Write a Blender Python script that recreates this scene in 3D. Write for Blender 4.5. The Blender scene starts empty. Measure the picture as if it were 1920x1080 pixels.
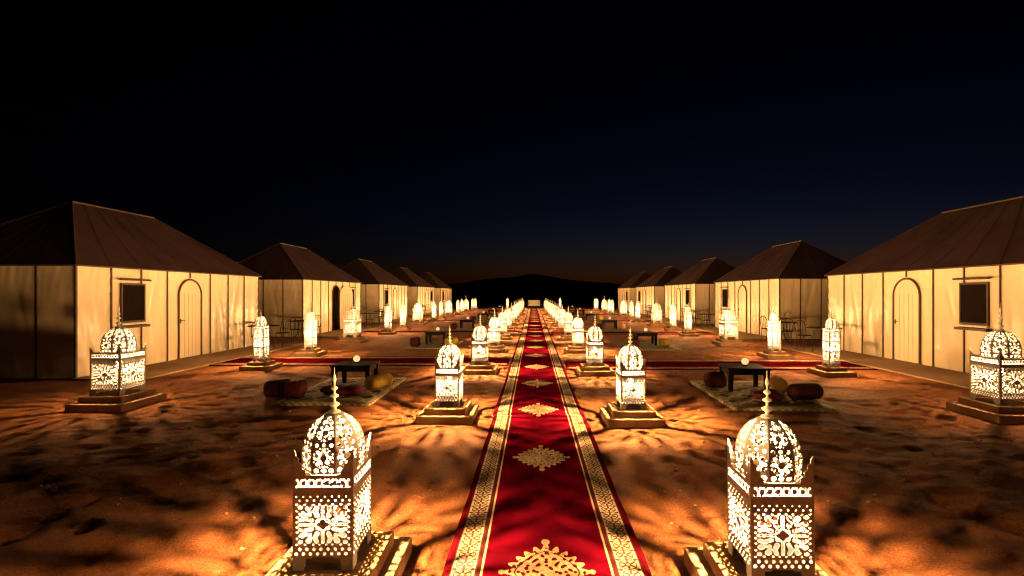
import bpy, math, random
import numpy as np
from mathutils import Vector, Matrix

random.seed(7)
rng = np.random.default_rng(11)
S = bpy.context.scene
COL = S.collection
R = math.radians

# ------------------------------------------------------------------ camera
cam_d = bpy.data.cameras.new('camera')
cam = bpy.data.objects.new('camera', cam_d)
COL.objects.link(cam)
cam.location = (0, 0, 1.7)
cam.rotation_euler = (R(90), 0, 0)
cam_d.shift_x = -40/1920
cam_d.shift_y = 11/1920
cam_d.sensor_width = 36
cam_d.lens = 36 * 900 / 1920
cam_d.clip_start = 0.05
cam_d.clip_end = 9000
S.camera = cam

# ------------------------------------------------------------------ world, sun, exposure
W = bpy.data.worlds.new('World')
S.world = W
W.use_nodes = True
nt = W.node_tree
bg = nt.nodes['Background']
sky = nt.nodes.new('ShaderNodeTexSky')
sky.sky_type = 'NISHITA'
sky.sun_disc = False
SUN_EL, SUN_ROT = -5.3, 24.0
sky.sun_elevation = R(SUN_EL)
sky.sun_rotation = R(SUN_ROT)
sky.altitude = 700
sky.air_density = 1.0
sky.dust_density = 1.0
sky.ozone_density = 1.65
gam = nt.nodes.new('ShaderNodeGamma'); gam.inputs[1].default_value = 1.6
tint = nt.nodes.new('ShaderNodeVectorMath'); tint.operation = 'MULTIPLY'; tint.inputs[1].default_value = (7.6, 5.0, 6.2)
nt.links.new(sky.outputs[0], gam.inputs[0]); nt.links.new(gam.outputs[0], tint.inputs[0])
nt.links.new(tint.outputs[0], bg.inputs[0])
bg.inputs[1].default_value = 0.12

sun_d = bpy.data.lights.new('sun', 'SUN')
sun_d.energy = 0.002          # the last of the dusk, already under the horizon hills
sun_d.angle = R(10)
sun_d.color = (1, 0.9, 0.8)
sun = bpy.data.objects.new('sun', sun_d)
COL.objects.link(sun)
sun.rotation_euler = (R(-88), 0, R(-24))

S.view_settings.view_transform = 'Standard'
S.view_settings.look = 'None'
S.view_settings.gamma = 1
S.view_settings.exposure = 0
S.view_settings.use_curve_mapping = False
S.cycles.use_denoising = True
S.cycles.filter_width = 1.25
S.cycles.max_bounces = 5
S.cycles.diffuse_bounces = 3
S.cycles.glossy_bounces = 2
S.cycles.transmission_bounces = 3
S.cycles.sample_clamp_direct = 40.0
S.cycles.sample_clamp_indirect = 4.0
S.cycles.caustics_reflective = False
S.cycles.caustics_refractive = False

LAMP = (1.0, 0.53, 0.19)
P_CARPET, P_TALL, P_LARGE, P_GLOBE = 1200.0, 660.0, 190.0, 1.0

# ------------------------------------------------------------------ helpers
def tag(o, label=None, cat=None, group=None, kind=None):
    if label: o['label'] = label
    if cat: o['category'] = cat
    if group: o['group'] = group
    if kind: o['kind'] = kind
    return o

def empty(name, loc=(0, 0, 0), rz=0.0):
    o = bpy.data.objects.new(name, None)
    COL.objects.link(o)
    o.location = loc
    o.rotation_euler = (0, 0, rz)
    o.empty_display_size = 0.1
    return o

def obj(name, me, parent=None, loc=(0, 0, 0), rot=(0, 0, 0), scale=(1, 1, 1)):
    o = bpy.data.objects.new(name, me)
    COL.objects.link(o)
    o.location = loc
    o.rotation_euler = rot
    o.scale = scale
    if parent: o.parent = parent
    return o

def mk(name, V, F, mats, fm=None, smooth=False):
    me = bpy.data.meshes.new(name)
    me.from_pydata([tuple(map(float, v)) for v in V], [], [tuple(f) for f in F])
    for m in (mats if isinstance(mats, (list, tuple)) else [mats]):
        me.materials.append(m)
    if fm is not None:
        me.polygons.foreach_set('material_index', fm)
    if smooth:
        me.polygons.foreach_set('use_smooth', [True] * len(me.polygons))
    me.update()
    return me

class MB:
    """collects shapes, builds one mesh"""
    def __init__(s): s.V = []; s.F = []; s.M = []; s.S = []
    def add(s, V, F, m=0, smooth=False):
        b = len(s.V); s.V += [tuple(v) for v in V]
        for f in F:
            s.F.append(tuple(i + b for i in f)); s.M.append(m); s.S.append(smooth)
        return s
    def box(s, x0, x1, y0, y1, z0, z1, m=0, bev=0.0):
        if bev <= 0:
            V = [(x0,y0,z0),(x1,y0,z0),(x1,y1,z0),(x0,y1,z0),(x0,y0,z1),(x1,y0,z1),(x1,y1,z1),(x0,y1,z1)]
            F = [(3,2,1,0),(4,5,6,7),(0,1,5,4),(1,2,6,5),(2,3,7,6),(3,0,4,7)]
            return s.add(V, F, m)
        b = bev                                     # chamfered top edges and upright corners
        def ring(i, z):
            return [(x0+i+b,y0+i,z),(x1-i-b,y0+i,z),(x1-i,y0+i+b,z),(x1-i,y1-i-b,z),(x1-i-b,y1-i,z),(x0+i+b,y1-i,z),(x0+i,y1-i-b,z),(x0+i,y0+i+b,z)]
        V = ring(0, z0) + ring(0, z1-b) + ring(b*0.35, z1-b*0.3) + ring(b, z1)
        F = [tuple(range(7, -1, -1)), tuple(range(24, 32))]
        for k in range(3):
            for i in range(8):
                j = (i+1) % 8
                F.append((k*8+i, k*8+j, k*8+8+j, k*8+8+i))
        return s.add(V, F, m)
    def tube(s, pts, r, n=8, m=0, caps=True, smooth=True):
        pts = [Vector(p) for p in pts]
        rs = r if isinstance(r, (list, tuple)) else [r]*len(pts)
        V = []; F = []
        for i, p in enumerate(pts):
            t = (pts[min(i+1, len(pts)-1)] - pts[max(i-1, 0)]).normalized()
            a = t.orthogonal().normalized() if i == 0 else (a - t*a.dot(t)).normalized()
            b = t.cross(a)
            for k in range(n):
                q = 2*math.pi*k/n
                V.append(p + (a*math.cos(q) + b*math.sin(q))*rs[i])
        for i in range(len(pts)-1):
            for k in range(n):
                k2 = (k+1) % n
                F.append((i*n+k, i*n+k2, (i+1)*n+k2, (i+1)*n+k))
        s.add(V, F, m, smooth)
        if caps:
            s.add(V[:n], [tuple(range(n-1, -1, -1))], m); s.add(V[-n:], [tuple(range(n))], m)
        return s
    def lathe(s, prof, n=16, m=0, at=(0, 0, 0), smooth=True):
        V = []; F = []
        for r, z in prof:
            for k in range(n):
                q = 2*math.pi*k/n
                V.append((at[0]+r*math.cos(q), at[1]+r*math.sin(q), at[2]+z))
        for i in range(len(prof)-1):
            for k in range(n):
                k2 = (k+1) % n
                F.append((i*n+k, i*n+k2, (i+1)*n+k2, (i+1)*n+k))
        F.append(tuple(range(n-1, -1, -1))); F.append(tuple((len(prof)-1)*n+k for k in range(n)))
        return s.add(V, F, m, smooth)
    def merge(s, me, mat=Matrix(), m=0):
        b = len(s.V); s.V += [tuple(mat @ v.co) for v in me.vertices]
        for p in me.polygons:
            s.F.append(tuple(i+b for i in p.vertices)); s.S.append(False)
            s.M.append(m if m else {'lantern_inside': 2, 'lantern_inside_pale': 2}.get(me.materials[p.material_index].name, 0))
        return s
    def build(s, name, mats):
        me = mk(name, s.V, s.F, mats, s.M)
        me.polygons.foreach_set('use_smooth', s.S); me.update()
        return me

def hash2(ix, iy, seed):
    h = (ix.astype(np.int64)*374761393 + iy.astype(np.int64)*668265263 + seed*974634777) & 0xffffffff
    h = ((h ^ (h >> 13)) * 1274126177) & 0xffffffff
    return ((h ^ (h >> 16)) & 0xffff) / 65535.0

def vnoise(x, y, seed=0):
    x = np.asarray(x, float); y = np.asarray(y, float)
    ix = np.floor(x); iy = np.floor(y); fx = x-ix; fy = y-iy
    fx = fx*fx*fx*(fx*(fx*6-15)+10); fy = fy*fy*fy*(fy*(fy*6-15)+10)
    a = hash2(ix, iy, seed); b = hash2(ix+1, iy, seed); c = hash2(ix, iy+1, seed); d = hash2(ix+1, iy+1, seed)
    return (a*(1-fx)+b*fx)*(1-fy) + (c*(1-fx)+d*fx)*fy

# ---- node expression helper
class NX:
    def __init__(s, t, sock): s.t = t; s.k = sock
    def _op(s, op, *o):
        n = s.t.nodes.new('ShaderNodeMath'); n.operation = op
        for i, v in enumerate((s,)+o):
            if isinstance(v, NX): s.t.links.new(v.k, n.inputs[i])
            else: n.inputs[i].default_value = v
        return NX(s.t, n.outputs[0])
    def __add__(s, o): return s._op('ADD', o)
    def __sub__(s, o): return s._op('SUBTRACT', o)
    def __mul__(s, o): return s._op('MULTIPLY', o)
    def __truediv__(s, o): return s._op('DIVIDE', o)
    def __gt__(s, o): return s._op('GREATER_THAN', o)
    def __lt__(s, o): return s._op('LESS_THAN', o)
    def abs(s): return s._op('ABSOLUTE')
    def fract(s): return s._op('FRACT')
    def floor(s): return s._op('FLOOR')
    def cos(s): return s._op('COSINE')
    def sin(s): return s._op('SINE')
    def sqrt(s): return s._op('SQRT')
    def atan2(s, o): return s._op('ARCTAN2', o)
    def min(s, o): return s._op('MINIMUM', o)
    def max(s, o): return s._op('MAXIMUM', o)
    def mod(s, o): return s._op('MODULO', o)

def material(name):
    m = bpy.data.materials.new(name); m.use_nodes = True
    return m, m.node_tree, m.node_tree.nodes['Principled BSDF']

def mixc(t, fac, a, b):
    n = t.nodes.new('ShaderNodeMix'); n.data_type = 'RGBA'
    for i, v in ((0, fac), (6, a), (7, b)):
        v = v.k if isinstance(v, NX) else v
        if hasattr(v, 'is_output'): t.links.new(v, n.inputs[i])
        elif i == 0: n.inputs[0].default_value = v
        else: n.inputs[i].default_value = (*v, 1)
    return n.outputs[2]

def noise(t, scale, detail=4, rough=0.55, coord='Object', stretch=None):
    tc = t.nodes.new('ShaderNodeTexCoord')
    v = tc.outputs[coord]
    if stretch:
        mp = t.nodes.new('ShaderNodeMapping'); mp.inputs['Scale'].default_value = stretch
        t.links.new(v, mp.inputs[0]); v = mp.outputs[0]
    n = t.nodes.new('ShaderNodeTexNoise')
    n.inputs['Scale'].default_value = scale; n.inputs['Detail'].default_value = detail; n.inputs['Roughness'].default_value = rough
    t.links.new(v, n.inputs['Vector'])
    return NX(t, n.outputs['Fac'])

def ramp(t, x, a, b):
    n = t.nodes.new('ShaderNodeMapRange'); n.interpolation_type = 'SMOOTHSTEP'
    t.links.new(x.k, n.inputs[0]); n.inputs[1].default_value = a; n.inputs[2].default_value = b
    return NX(t, n.outputs[0])

def bump(t, bsdf, h, strength, dist):
    b = t.nodes.new('ShaderNodeBump'); b.inputs['Strength'].default_value = strength; b.inputs['Distance'].default_value = dist
    t.links.new(h.k, b.inputs['Height']); t.links.new(b.outputs[0], bsdf.inputs['Normal'])

def simple(name, c1, c2, scale=6, rough=0.7, spec=0.3, metal=0.0, bmp=0.0, bscale=40, bdist=0.004, stretch=None):
    m, t, p = material(name)
    f = ramp(t, noise(t, scale, 5, 0.6, stretch=stretch), 0.3, 0.7)
    t.links.new(mixc(t, f, c1, c2), p.inputs['Base Color'])
    p.inputs['Roughness'].default_value = rough
    p.inputs['Specular IOR Level'].default_value = spec
    p.inputs['Metallic'].default_value = metal
    if bmp: bump(t, p, noise(t, bscale, 4, 0.6), bmp, bdist)
    return m

# ------------------------------------------------------------------ materials
def sand_mat():
    m, t, p = material('sand')
    a = ramp(t, noise(t, 0.55, 6, 0.6), 0.32, 0.68)
    b = ramp(t, noise(t, 5.0, 6, 0.65), 0.35, 0.7)
    c = ramp(t, noise(t, 70, 5, 0.8), 0.42, 0.62)
    d = ramp(t, noise(t, 34, 6, 0.8), 0.5, 0.66)
    c1 = mixc(t, a, (0.175, 0.054, 0.017), (0.26, 0.092, 0.032))
    c2 = mixc(t, b*0.5, c1, (0.13, 0.034, 0.009))
    c3 = mixc(t, c*0.5, mixc(t, d*0.6, c2, (0.10, 0.026, 0.008)), (0.38, 0.18, 0.075))
    t.links.new(c3, p.inputs['Base Color'])
    p.inputs['Roughness'].default_value = 0.95; p.inputs['Specular IOR Level'].default_value = 0.1
    bump(t, p, noise(t, 11, 9, 0.75)*0.8 + noise(t, 55, 5, 0.8)*0.55 + noise(t, 200, 2, 0.7)*0.12, 0.9, 0.08)
    return m

def canvas_mat(name, c1, c2, rough=0.33, spec=0.4):
    m, t, p = material(name)
    g = ramp(t, noise(t, 1.3, 5, 0.6, stretch=(1.5, 1.5, 0.5)), 0.3, 0.72)
    s = ramp(t, noise(t, 3.0, 6, 0.7, stretch=(3, 3, 0.25)), 0.5, 0.8)
    col = mixc(t, s*0.10, mixc(t, g, c1, c2), (c1[0]*0.62, c1[1]*0.55, c1[2]*0.48))
    t.links.new(col, p.inputs['Base Color'])
    p.inputs['Roughness'].default_value = rough
    p.inputs['Specular IOR Level'].default_value = spec
    bump(t, p, noise(t, 1.6, 4, 0.5, stretch=(1.4, 1.4, 0.5)) + noise(t, 220, 2, 0.5)*0.02, 0.35, 0.06)
    return m

M = {}
M['sand'] = sand_mat()
M['canvas'] = canvas_mat('tent_canvas', (0.62, 0.50, 0.33), (0.57, 0.45, 0.295))
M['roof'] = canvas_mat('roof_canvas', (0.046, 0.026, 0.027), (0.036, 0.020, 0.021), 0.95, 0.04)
M['trim'] = simple('dark_trim', (0.045, 0.025, 0.015), (0.07, 0.04, 0.022), rough=0.6)
M['interior'] = simple('tent_interior', (0.12, 0.07, 0.045), (0.09, 0.05, 0.03), rough=0.9)
M['door'] = canvas_mat('door_panel', (0.60, 0.485, 0.32), (0.55, 0.43, 0.28), 0.4)
M['pane'] = simple('window_screen', (0.009, 0.006, 0.005), (0.012, 0.008, 0.006), rough=0.9, spec=0.0)
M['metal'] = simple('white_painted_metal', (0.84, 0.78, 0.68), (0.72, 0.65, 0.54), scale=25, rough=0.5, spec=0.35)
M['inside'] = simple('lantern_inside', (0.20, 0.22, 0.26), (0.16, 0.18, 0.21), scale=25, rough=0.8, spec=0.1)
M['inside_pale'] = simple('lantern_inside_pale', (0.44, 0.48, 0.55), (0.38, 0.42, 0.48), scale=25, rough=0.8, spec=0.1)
M['plinth'] = simple('plinth_plaster', (0.40, 0.24, 0.13), (0.30, 0.17, 0.085), scale=9, rough=0.9, spec=0.15, bmp=0.5, bscale=22, bdist=0.012)
M['iron'] = simple('black_iron', (0.01, 0.008, 0.007), (0.016, 0.012, 0.01), rough=0.6, spec=0.15)
M['blackwood'] = simple('black_wood', (0.008, 0.006, 0.006), (0.014, 0.009, 0.008), rough=0.6, spec=0.12, stretch=(1, 8, 8))
M['yellow'] = simple('yellow_fabric', (0.45, 0.30, 0.035), (0.32, 0.2, 0.025), scale=14, rough=0.85, bmp=0.3, bscale=120)
M['redcloth'] = simple('red_fabric', (0.115, 0.009, 0.011), (0.07, 0.006, 0.007), scale=14, rough=0.85, bmp=0.3, bscale=120)
M['maroon'] = simple('maroon_fabric', (0.07, 0.012, 0.012), (0.05, 0.008, 0.008), scale=14, rough=0.9, bmp=0.3, bscale=120)
M['tan'] = simple('tan_fabric', (0.5, 0.27, 0.09), (0.4, 0.2, 0.06), scale=14, rough=0.85, bmp=0.3, bscale=120)
M['cream'] = simple('cream_fabric', (0.75, 0.68, 0.54), (0.68, 0.6, 0.46), scale=12, rough=0.85, bmp=0.2, bscale=60)
M['medallion'] = simple('cream_wool', (0.42, 0.32, 0.19), (0.27, 0.18, 0.085), scale=34, rough=0.95, spec=0.1, bmp=0.4, bscale=150)
M['mat'] = simple('woven_mat', (0.30, 0.19, 0.11), (0.22, 0.13, 0.07), scale=5, rough=0.95, spec=0.1, bmp=0.4, bscale=60, stretch=(1, 5, 1))
M['hill'] = simple('far_hill', (0.05, 0.035, 0.03), (0.035, 0.025, 0.02), scale=0.01, rough=1, spec=0)
M['stone'] = simple('pebble', (0.32, 0.17, 0.08), (0.2, 0.1, 0.05), scale=20, rough=0.95, spec=0.1)

def emit(name, col, st):
    m = bpy.data.materials.new(name); m.use_nodes = True
    t = m.node_tree; t.nodes.remove(t.nodes['Principled BSDF'])
    e = t.nodes.new('ShaderNodeEmission'); e.inputs[0].default_value = (*col, 1); e.inputs[1].default_value = st
    t.links.new(e.outputs[0], t.nodes['Material Output'].inputs[0])
    return m
M['bulb'] = emit('lit_bulb', (1, 0.72, 0.4), 60)
M['globe'] = emit('lit_globe', (1, 0.62, 0.26), 1.15)

def runner_mat(name, width, red1, red2):
    """woven runner: red field, dark guard stripe, cream border with a repeated flower motif"""
    m, t, p = material(name)
    tc = t.nodes.new('ShaderNodeTexCoord'); sp = t.nodes.new('ShaderNodeSeparateXYZ')
    t.links.new(tc.outputs['Object'], sp.inputs[0])
    x = NX(t, sp.outputs[0]); y = NX(t, sp.outputs[1])
    k = width/1.26
    e = x.abs()*-1.0 + width/2                    # distance from the edge
    cw = 0.155*k; c0 = 0.045*k
    q = (e - (c0 + cw/2))/cw                      # -.5 .. .5 across the cream band
    v = y/(cw*0.72)
    a = (v.fract() - 0.5)*0.72
    r = (q*q + a*a).sqrt(); th = q.atan2(a)
    flower = r < ((th*6.0).cos()*0.10 + 0.22)
    heart = r < 0.07
    ring = ((r - 0.335).abs() < 0.026)
    a2 = (v + 0.5).fract() - 0.5
    dia = ((a2.abs() + (q.abs() - 0.36).abs()) < 0.13)
    leaf = (((v*12.566).sin()*0.10 + q.abs() - 0.22).abs() < 0.032)*(r > 0.30)
    edge = (q.abs() > 0.455)
    sn = noise(t, 120, 2, 0.5)
    dark = (flower - heart).max(ring).max(dia).max(leaf*0.8).max(edge)*ramp(t, sn, 0.1, 0.3)
    cream = mixc(t, ramp(t, noise(t, 7, 4), 0.3, 0.7), (0.50, 0.42, 0.30), (0.38, 0.30, 0.20))
    band = mixc(t, dark*0.94, cream, (0.05, 0.014, 0.01))
    red = mixc(t, ramp(t, noise(t, 2.2, 5, 0.6), 0.3, 0.7), red1, red2)
    in_band = (q.abs() < 0.5)
    s1 = (e > (c0+cw))*(e < (c0+cw+0.028*k))       # dark stripe
    s2 = (e > (c0+cw+0.028*k))*(e < (c0+cw+0.042*k))
    o = mixc(t, (e < c0), red, (0.035, 0.0006, 0.003))
    o = mixc(t, in_band, o, band)
    o = mixc(t, s1, o, (0.05, 0.012, 0.012))
    o = mixc(t, s2, o, (0.52, 0.40, 0.24))
    o = mixc(t, ramp(t, noise(t, 260, 2), 0.4, 0.9)*0.35, o, (0.12, 0.02, 0.015))
    t.links.new(o, p.inputs['Base Color'])
    p.inputs['Roughness'].default_value = 1.0; p.inputs['Specular IOR Level'].default_value = 0.0
    bump(t, p, noise(t, 240, 2, 0.6), 0.35, 0.004)
    return m
M['runner'] = runner_mat('runner_wool', 1.26, (0.100, 0.0004, 0.008), (0.042, 0.0002, 0.004))
M['crossrun'] = runner_mat('cross_runner_wool', 1.5, (0.075, 0.001, 0.005), (0.042, 0.0008, 0.004))

def rug_mat(name, ca, cb, cc):
    m, t, p = material(name)
    tc = t.nodes.new('ShaderNodeTexCoord'); sp = t.nodes.new('ShaderNodeSeparateXYZ')
    t.links.new(tc.outputs['Object'], sp.inputs[0])
    x = NX(t, sp.outputs[0]); y = NX(t, sp.outputs[1])
    d = ((x*2.7).fract()-0.5).abs() + ((y*2.2).fract()-0.5).abs()
    f1 = (d < 0.28)
    f2 = ((d - 0.42).abs() < 0.05)
    ex = (x.abs() > 0.68).max(y.abs() > 1.02)
    z = ((x*9 + y*9).fract() < 0.4)
    c = mixc(t, f1, ca, cb); c = mixc(t, f2, c, cc)
    c = mixc(t, ex, c, mixc(t, z, ca, cc))
    c = mixc(t, ramp(t, noise(t, 5, 5), 0.35, 0.75)*0.5, c, tuple(v*0.5 for v in ca))
    t.links.new(c, p.inputs['Base Color'])
    p.inputs['Roughness'].default_value = 0.95; p.inputs['Specular IOR Level'].default_value = 0.08
    bump(t, p, noise(t, 150, 2, 0.6), 0.5, 0.006)
    return m
M['rug_a'] = rug_mat('kilim_cream', (0.20, 0.155, 0.085), (0.09, 0.035, 0.02), (0.42, 0.34, 0.21))
M['rug_b'] = rug_mat('kilim_olive', (0.15, 0.14, 0.06), (0.08, 0.06, 0.03), (0.26, 0.22, 0.12))

# ------------------------------------------------------------------ layout
CARX = 0.08                                     # centre line of the carpet
LX, RX, TL, TW, TH, RH = -9.2, 9.3, 6.4, 3.9, 2.3, 3.93
TENT_L = [9.65 + 9.5*k for k in range(5)]
TENT_R = [8.75 + 9.38*k for k in range(5)]
CL = [(CARX-1.25, 2.82 + 3.84*k) for k in range(14)]
CR = [(CARX+1.24, 2.69 + 3.82*k) for k in range(14)]
SL, SR = [], []                                  # side rows: (kind, x, y)
for k in range(5):
    SL += [('large', -6.35, 7.35 + 9.5*k), ('tall', -6.2, 10.95 + 9.5*k), ('tall', -6.22, 13.4 + 9.5*k)]
    SR += [('large', 6.55, 6.72 + 9.38*k), ('tall', 6.3, 10.15 + 9.38*k), ('tall', 6.5, 12.95 + 9.38*k)]
CROSS_L = [12.15 + 9.5*k for k in range(5)]
CROSS_R = [11.55 + 9.38*k for k in range(5)]
SEAT_L = [(-3.27, 8.5 + 7.5*k) for k in range(6)]
SEAT_R = [(3.72, 8.15 + 7.5*k) for k in range(6)]

# ------------------------------------------------------------------ the ground
def axis(lo, hi, fine_lo, fine_hi, step, grow=1.16):
    a = list(np.arange(fine_lo, fine_hi+1e-6, step))
    s = step; v = fine_hi
    while v < hi: s *= grow; v = min(v+s, hi); a.append(v)
    s = step; v = fine_lo; b = []
    while v > lo: s *= grow; v = max(v-s, lo); b.append(v)
    return np.array(b[::-1] + a)
gx = axis(-4500, 4500, -9.5, 9.5, 0.048)
gy = axis(-4500, 6500, 1.5, 10.0, 0.045, 1.03)
X, Y = np.meshgrid(gx, gy)
rel = (vnoise(X*0.8, Y*0.8, 1)-0.5)*0.075 + (vnoise(X*2.1, Y*2.1, 2)-0.5)*0.05 + (vnoise(X*6.5, Y*6.5, 3)-0.5)*0.018 + (vnoise(X*13, Y*13, 4)-0.5)*0.015
dmp = vnoise(X*4.3, Y*4.3, 5)                      # footprints and kicked-up hollows
rel -= np.clip((dmp-0.72)*4, 0, 1)*0.028
rel += np.abs(vnoise(X*1.6+5, Y*3.2, 8)-0.5)*-0.03
for _ in range(420):                              # trodden by many feet
    fx, fy, fa = random.uniform(-7.5, 7.5), 1.7+random.random()**1.4*13, random.uniform(0, 6.283)
    i0, i1 = np.searchsorted(gx, (fx-0.3, fx+0.3)); j0, j1 = np.searchsorted(gy, (fy-0.3, fy+0.3))
    xx, yy = X[j0:j1, i0:i1]-fx, Y[j0:j1, i0:i1]-fy
    u = (xx*math.cos(fa)+yy*math.sin(fa))/0.15; v = (-xx*math.sin(fa)+yy*math.cos(fa))/(0.052+0.012*np.cos(3*(xx*math.cos(fa)+yy*math.sin(fa))/0.15))
    q = np.sqrt(u*u+v*v)
    rel[j0:j1, i0:i1] += -0.020*np.clip(1.15-q, 0, 0.5)*2*random.uniform(0.5, 1) + 0.008*np.exp(-((q-1.35)/0.25)**2)
near = np.clip(1-(np.hypot(X, Y)-45)/30, 0, 1)
rel *= near
keep = np.ones_like(X)
def flat(x0, x1, y0, y1, soft=0.3):
    global keep
    d = np.maximum(np.maximum(x0-X, X-x1), np.maximum(y0-Y, Y-y1))
    keep = np.minimum(keep, np.clip(d/soft, 0, 1))
flat(CARX-0.66, CARX+0.66, -4, 58)
for x, y in CL+CR: flat(x-0.38, x+0.38, y-0.38, y+0.38)
for kd, x, y in SL+SR:
    h = 0.55 if kd == 'large' else 0.38
    flat(x-h, x+h, y-h, y+h)
for y in CROSS_L: flat(-8, -0.6, y-0.78, y+0.78)
for y in CROSS_R: flat(0.6, 8, y-0.78, y+0.78)
for x, y in SEAT_L+SEAT_R: flat(x-0.8, x+0.8, y-1.2, y+1.2)
flat(-14, -7.7, 8, 60); flat(7.7, 14, 6, 60)
Z = rel*keep - 0.012*(1-keep)
nx, ny = len(gx), len(gy)
V = np.stack([X.ravel(), Y.ravel(), Z.ravel()], 1)
I = np.arange(nx*ny).reshape(ny, nx)
F = np.stack([I[:-1, :-1].ravel(), I[:-1, 1:].ravel(), I[1:, 1:].ravel(), I[1:, :-1].ravel()], 1)
me = bpy.data.meshes.new('ground')
me.vertices.add(len(V)); me.vertices.foreach_set('co', V.ravel())
me.loops.add(F.size); me.loops.foreach_set('vertex_index', F.ravel().astype(np.int32))
me.polygons.add(len(F)); me.polygons.foreach_set('loop_start', np.arange(0, F.size, 4, dtype=np.int32))
me.materials.append(M['sand']); me.update(calc_edges=True)
me.polygons.foreach_set('use_smooth', [True]*len(me.polygons))
tag(obj('ground', me), kind='structure')

# far hills, dark against the last light
hx = np.linspace(-2600, 2600, 160); hy = np.linspace(1300, 2500, 24)
HX, HY = np.meshgrid(hx, hy)
prof = np.interp(HX/1500*900, [-1500, -500, -250, -150, -78, -30, -8, 12, 44, 90, 140, 260, 600, 1500],
                 [6, 12, 16, 22, 34, 39, 41, 41, 35, 29, 24, 17, 12, 6])*1500/900
sh = np.exp(-((HY-1620)/330)**2)
HZ = (prof*(0.93+0.14*vnoise(HX*0.012, HY*0.012, 3)) + (vnoise(HX*0.03, HY*0.03, 4)-0.5)*5)*sh - 3
I = np.arange(HX.size).reshape(HX.shape)
F = np.stack([I[:-1, :-1].ravel(), I[:-1, 1:].ravel(), I[1:, 1:].ravel(), I[1:, :-1].ravel()], 1)
tag(obj('hills', mk('hills', np.stack([HX.ravel(), HY.ravel(), HZ.ravel()], 1), F.tolist(), M['hill'], smooth=True)), kind='structure')

# ------------------------------------------------------------------ cut sheet metal: marching squares over a pattern field
def sheet(us, vs, Fv):
    """2-D polygons where Fv > 0; returns verts [(u, v)], faces, boundary edges"""
    V = []; F = []; key = {}
    def corner(i, j):
        k = (0, i, j)
        if k not in key: key[k] = len(V); V.append((us[i], vs[j]))
        return key[k]
    def cut(i, j, i2, j2):
        if (i2, j2) < (i, j): i, j, i2, j2 = i2, j2, i, j
        k = (1, i, j, i2, j2)
        if k not in key:
            a = Fv[j, i]; b = Fv[j2, i2]; s = min(max(a/(a-b), 0.04), 0.96)
            key[k] = len(V); V.append((us[i]+(us[i2]-us[i])*s, vs[j]+(vs[j2]-vs[j])*s))
        return key[k]
    for j in range(len(vs)-1):
        for i in range(len(us)-1):
            c = ((i, j), (i+1, j), (i+1, j+1), (i, j+1))
            s = [Fv[b, a] > 0 for a, b in c]
            if not any(s): continue
            p = []
            for q in range(4):
                n = (q+1) % 4
                if s[q]: p.append(corner(*c[q]))
                if s[q] != s[n]: p.append(cut(*c[q], *c[n]))
            if len(p) > 2: F.append(p)
    cnt = {}
    for f in F:
        for a, b in zip(f, f[1:]+f[:1]): cnt[(a, b)] = 1
    B = [e for e in cnt if (e[1], e[0]) not in cnt]
    return V, F, B

def solid(V, F, B, fmap):
    """give the sheet its thickness: fmap(u, v, side) -> 3-D point, side 0 outer, 1 inner"""
    n = len(V)
    P = [fmap(u, v, 0) for u, v in V] + [fmap(u, v, 1) for u, v in V]
    G = [list(f) for f in F] + [[i+n for i in reversed(f)] for f in F] + [[b, a, a+n, b+n] for a, b in B]
    return P, G, [0]*len(F) + [1]*len(F) + [0]*len(B)

def circ(x, y, cx, cy, r): return np.hypot(x-cx, y-cy) - r
def caps(x, y, ax, ay, bx, by, r):
    dx, dy = bx-ax, by-ay
    h = np.clip(((x-ax)*dx+(y-ay)*dy)/(dx*dx+dy*dy), 0, 1)
    return np.hypot(x-ax-h*dx, y-ay-h*dy) - r
def motif(x, y):
    """one pierced square, x and y in -1..1; positive = metal"""
    ax, ay = np.abs(x), np.abs(y)
    a, b = np.maximum(ax, ay), np.minimum(ax, ay)
    f = caps(a, b, 0.32, 0, 0.82, 0, 0.05)
    for h in (circ(a, b, 0.175, 0.175, 0.068), circ(a, b, 0.235, 0.075, 0.028),
              caps(a, b, 0.40, 0.20, 0.62, 0.28, 0.072), caps(a, b, 0.62, 0.28, 0.78, 0.22, 0.07),
              circ(a, b, 0.46, 0.46, 0.062), circ(a, b, 0.74, 0.50, 0.105), caps(a, b, 0.60, 0.46, 0.70, 0.50, 0.06),
              circ(a, b, 0.80, 0.80, 0.075), circ(a, b, 0.92, 0.12, 0.034), circ(a, b, 0.91, 0.34, 0.038),
              circ(a, b, 0.92, 0.64, 0.036), circ(a, b, 0.93, 0.93, 0.034)):
        f = np.minimum(f, h)
    return f
def rosette(x, y, R0, n=8):
    r = np.hypot(x, y); th = np.arctan2(y, x)
    w = 2*math.pi/n
    t = (th+w/2) % w - w/2
    px, py = r*np.cos(t), r*np.sin(t)
    f = caps(px, py, 0.48*R0, 0, 0.80*R0, 0, 0.155*R0)
    return np.minimum(f, circ(r*np.cos((th) % w - w/2), r*np.sin((th) % w - w/2), 0.95*R0, 0, 0.07*R0))

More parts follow.
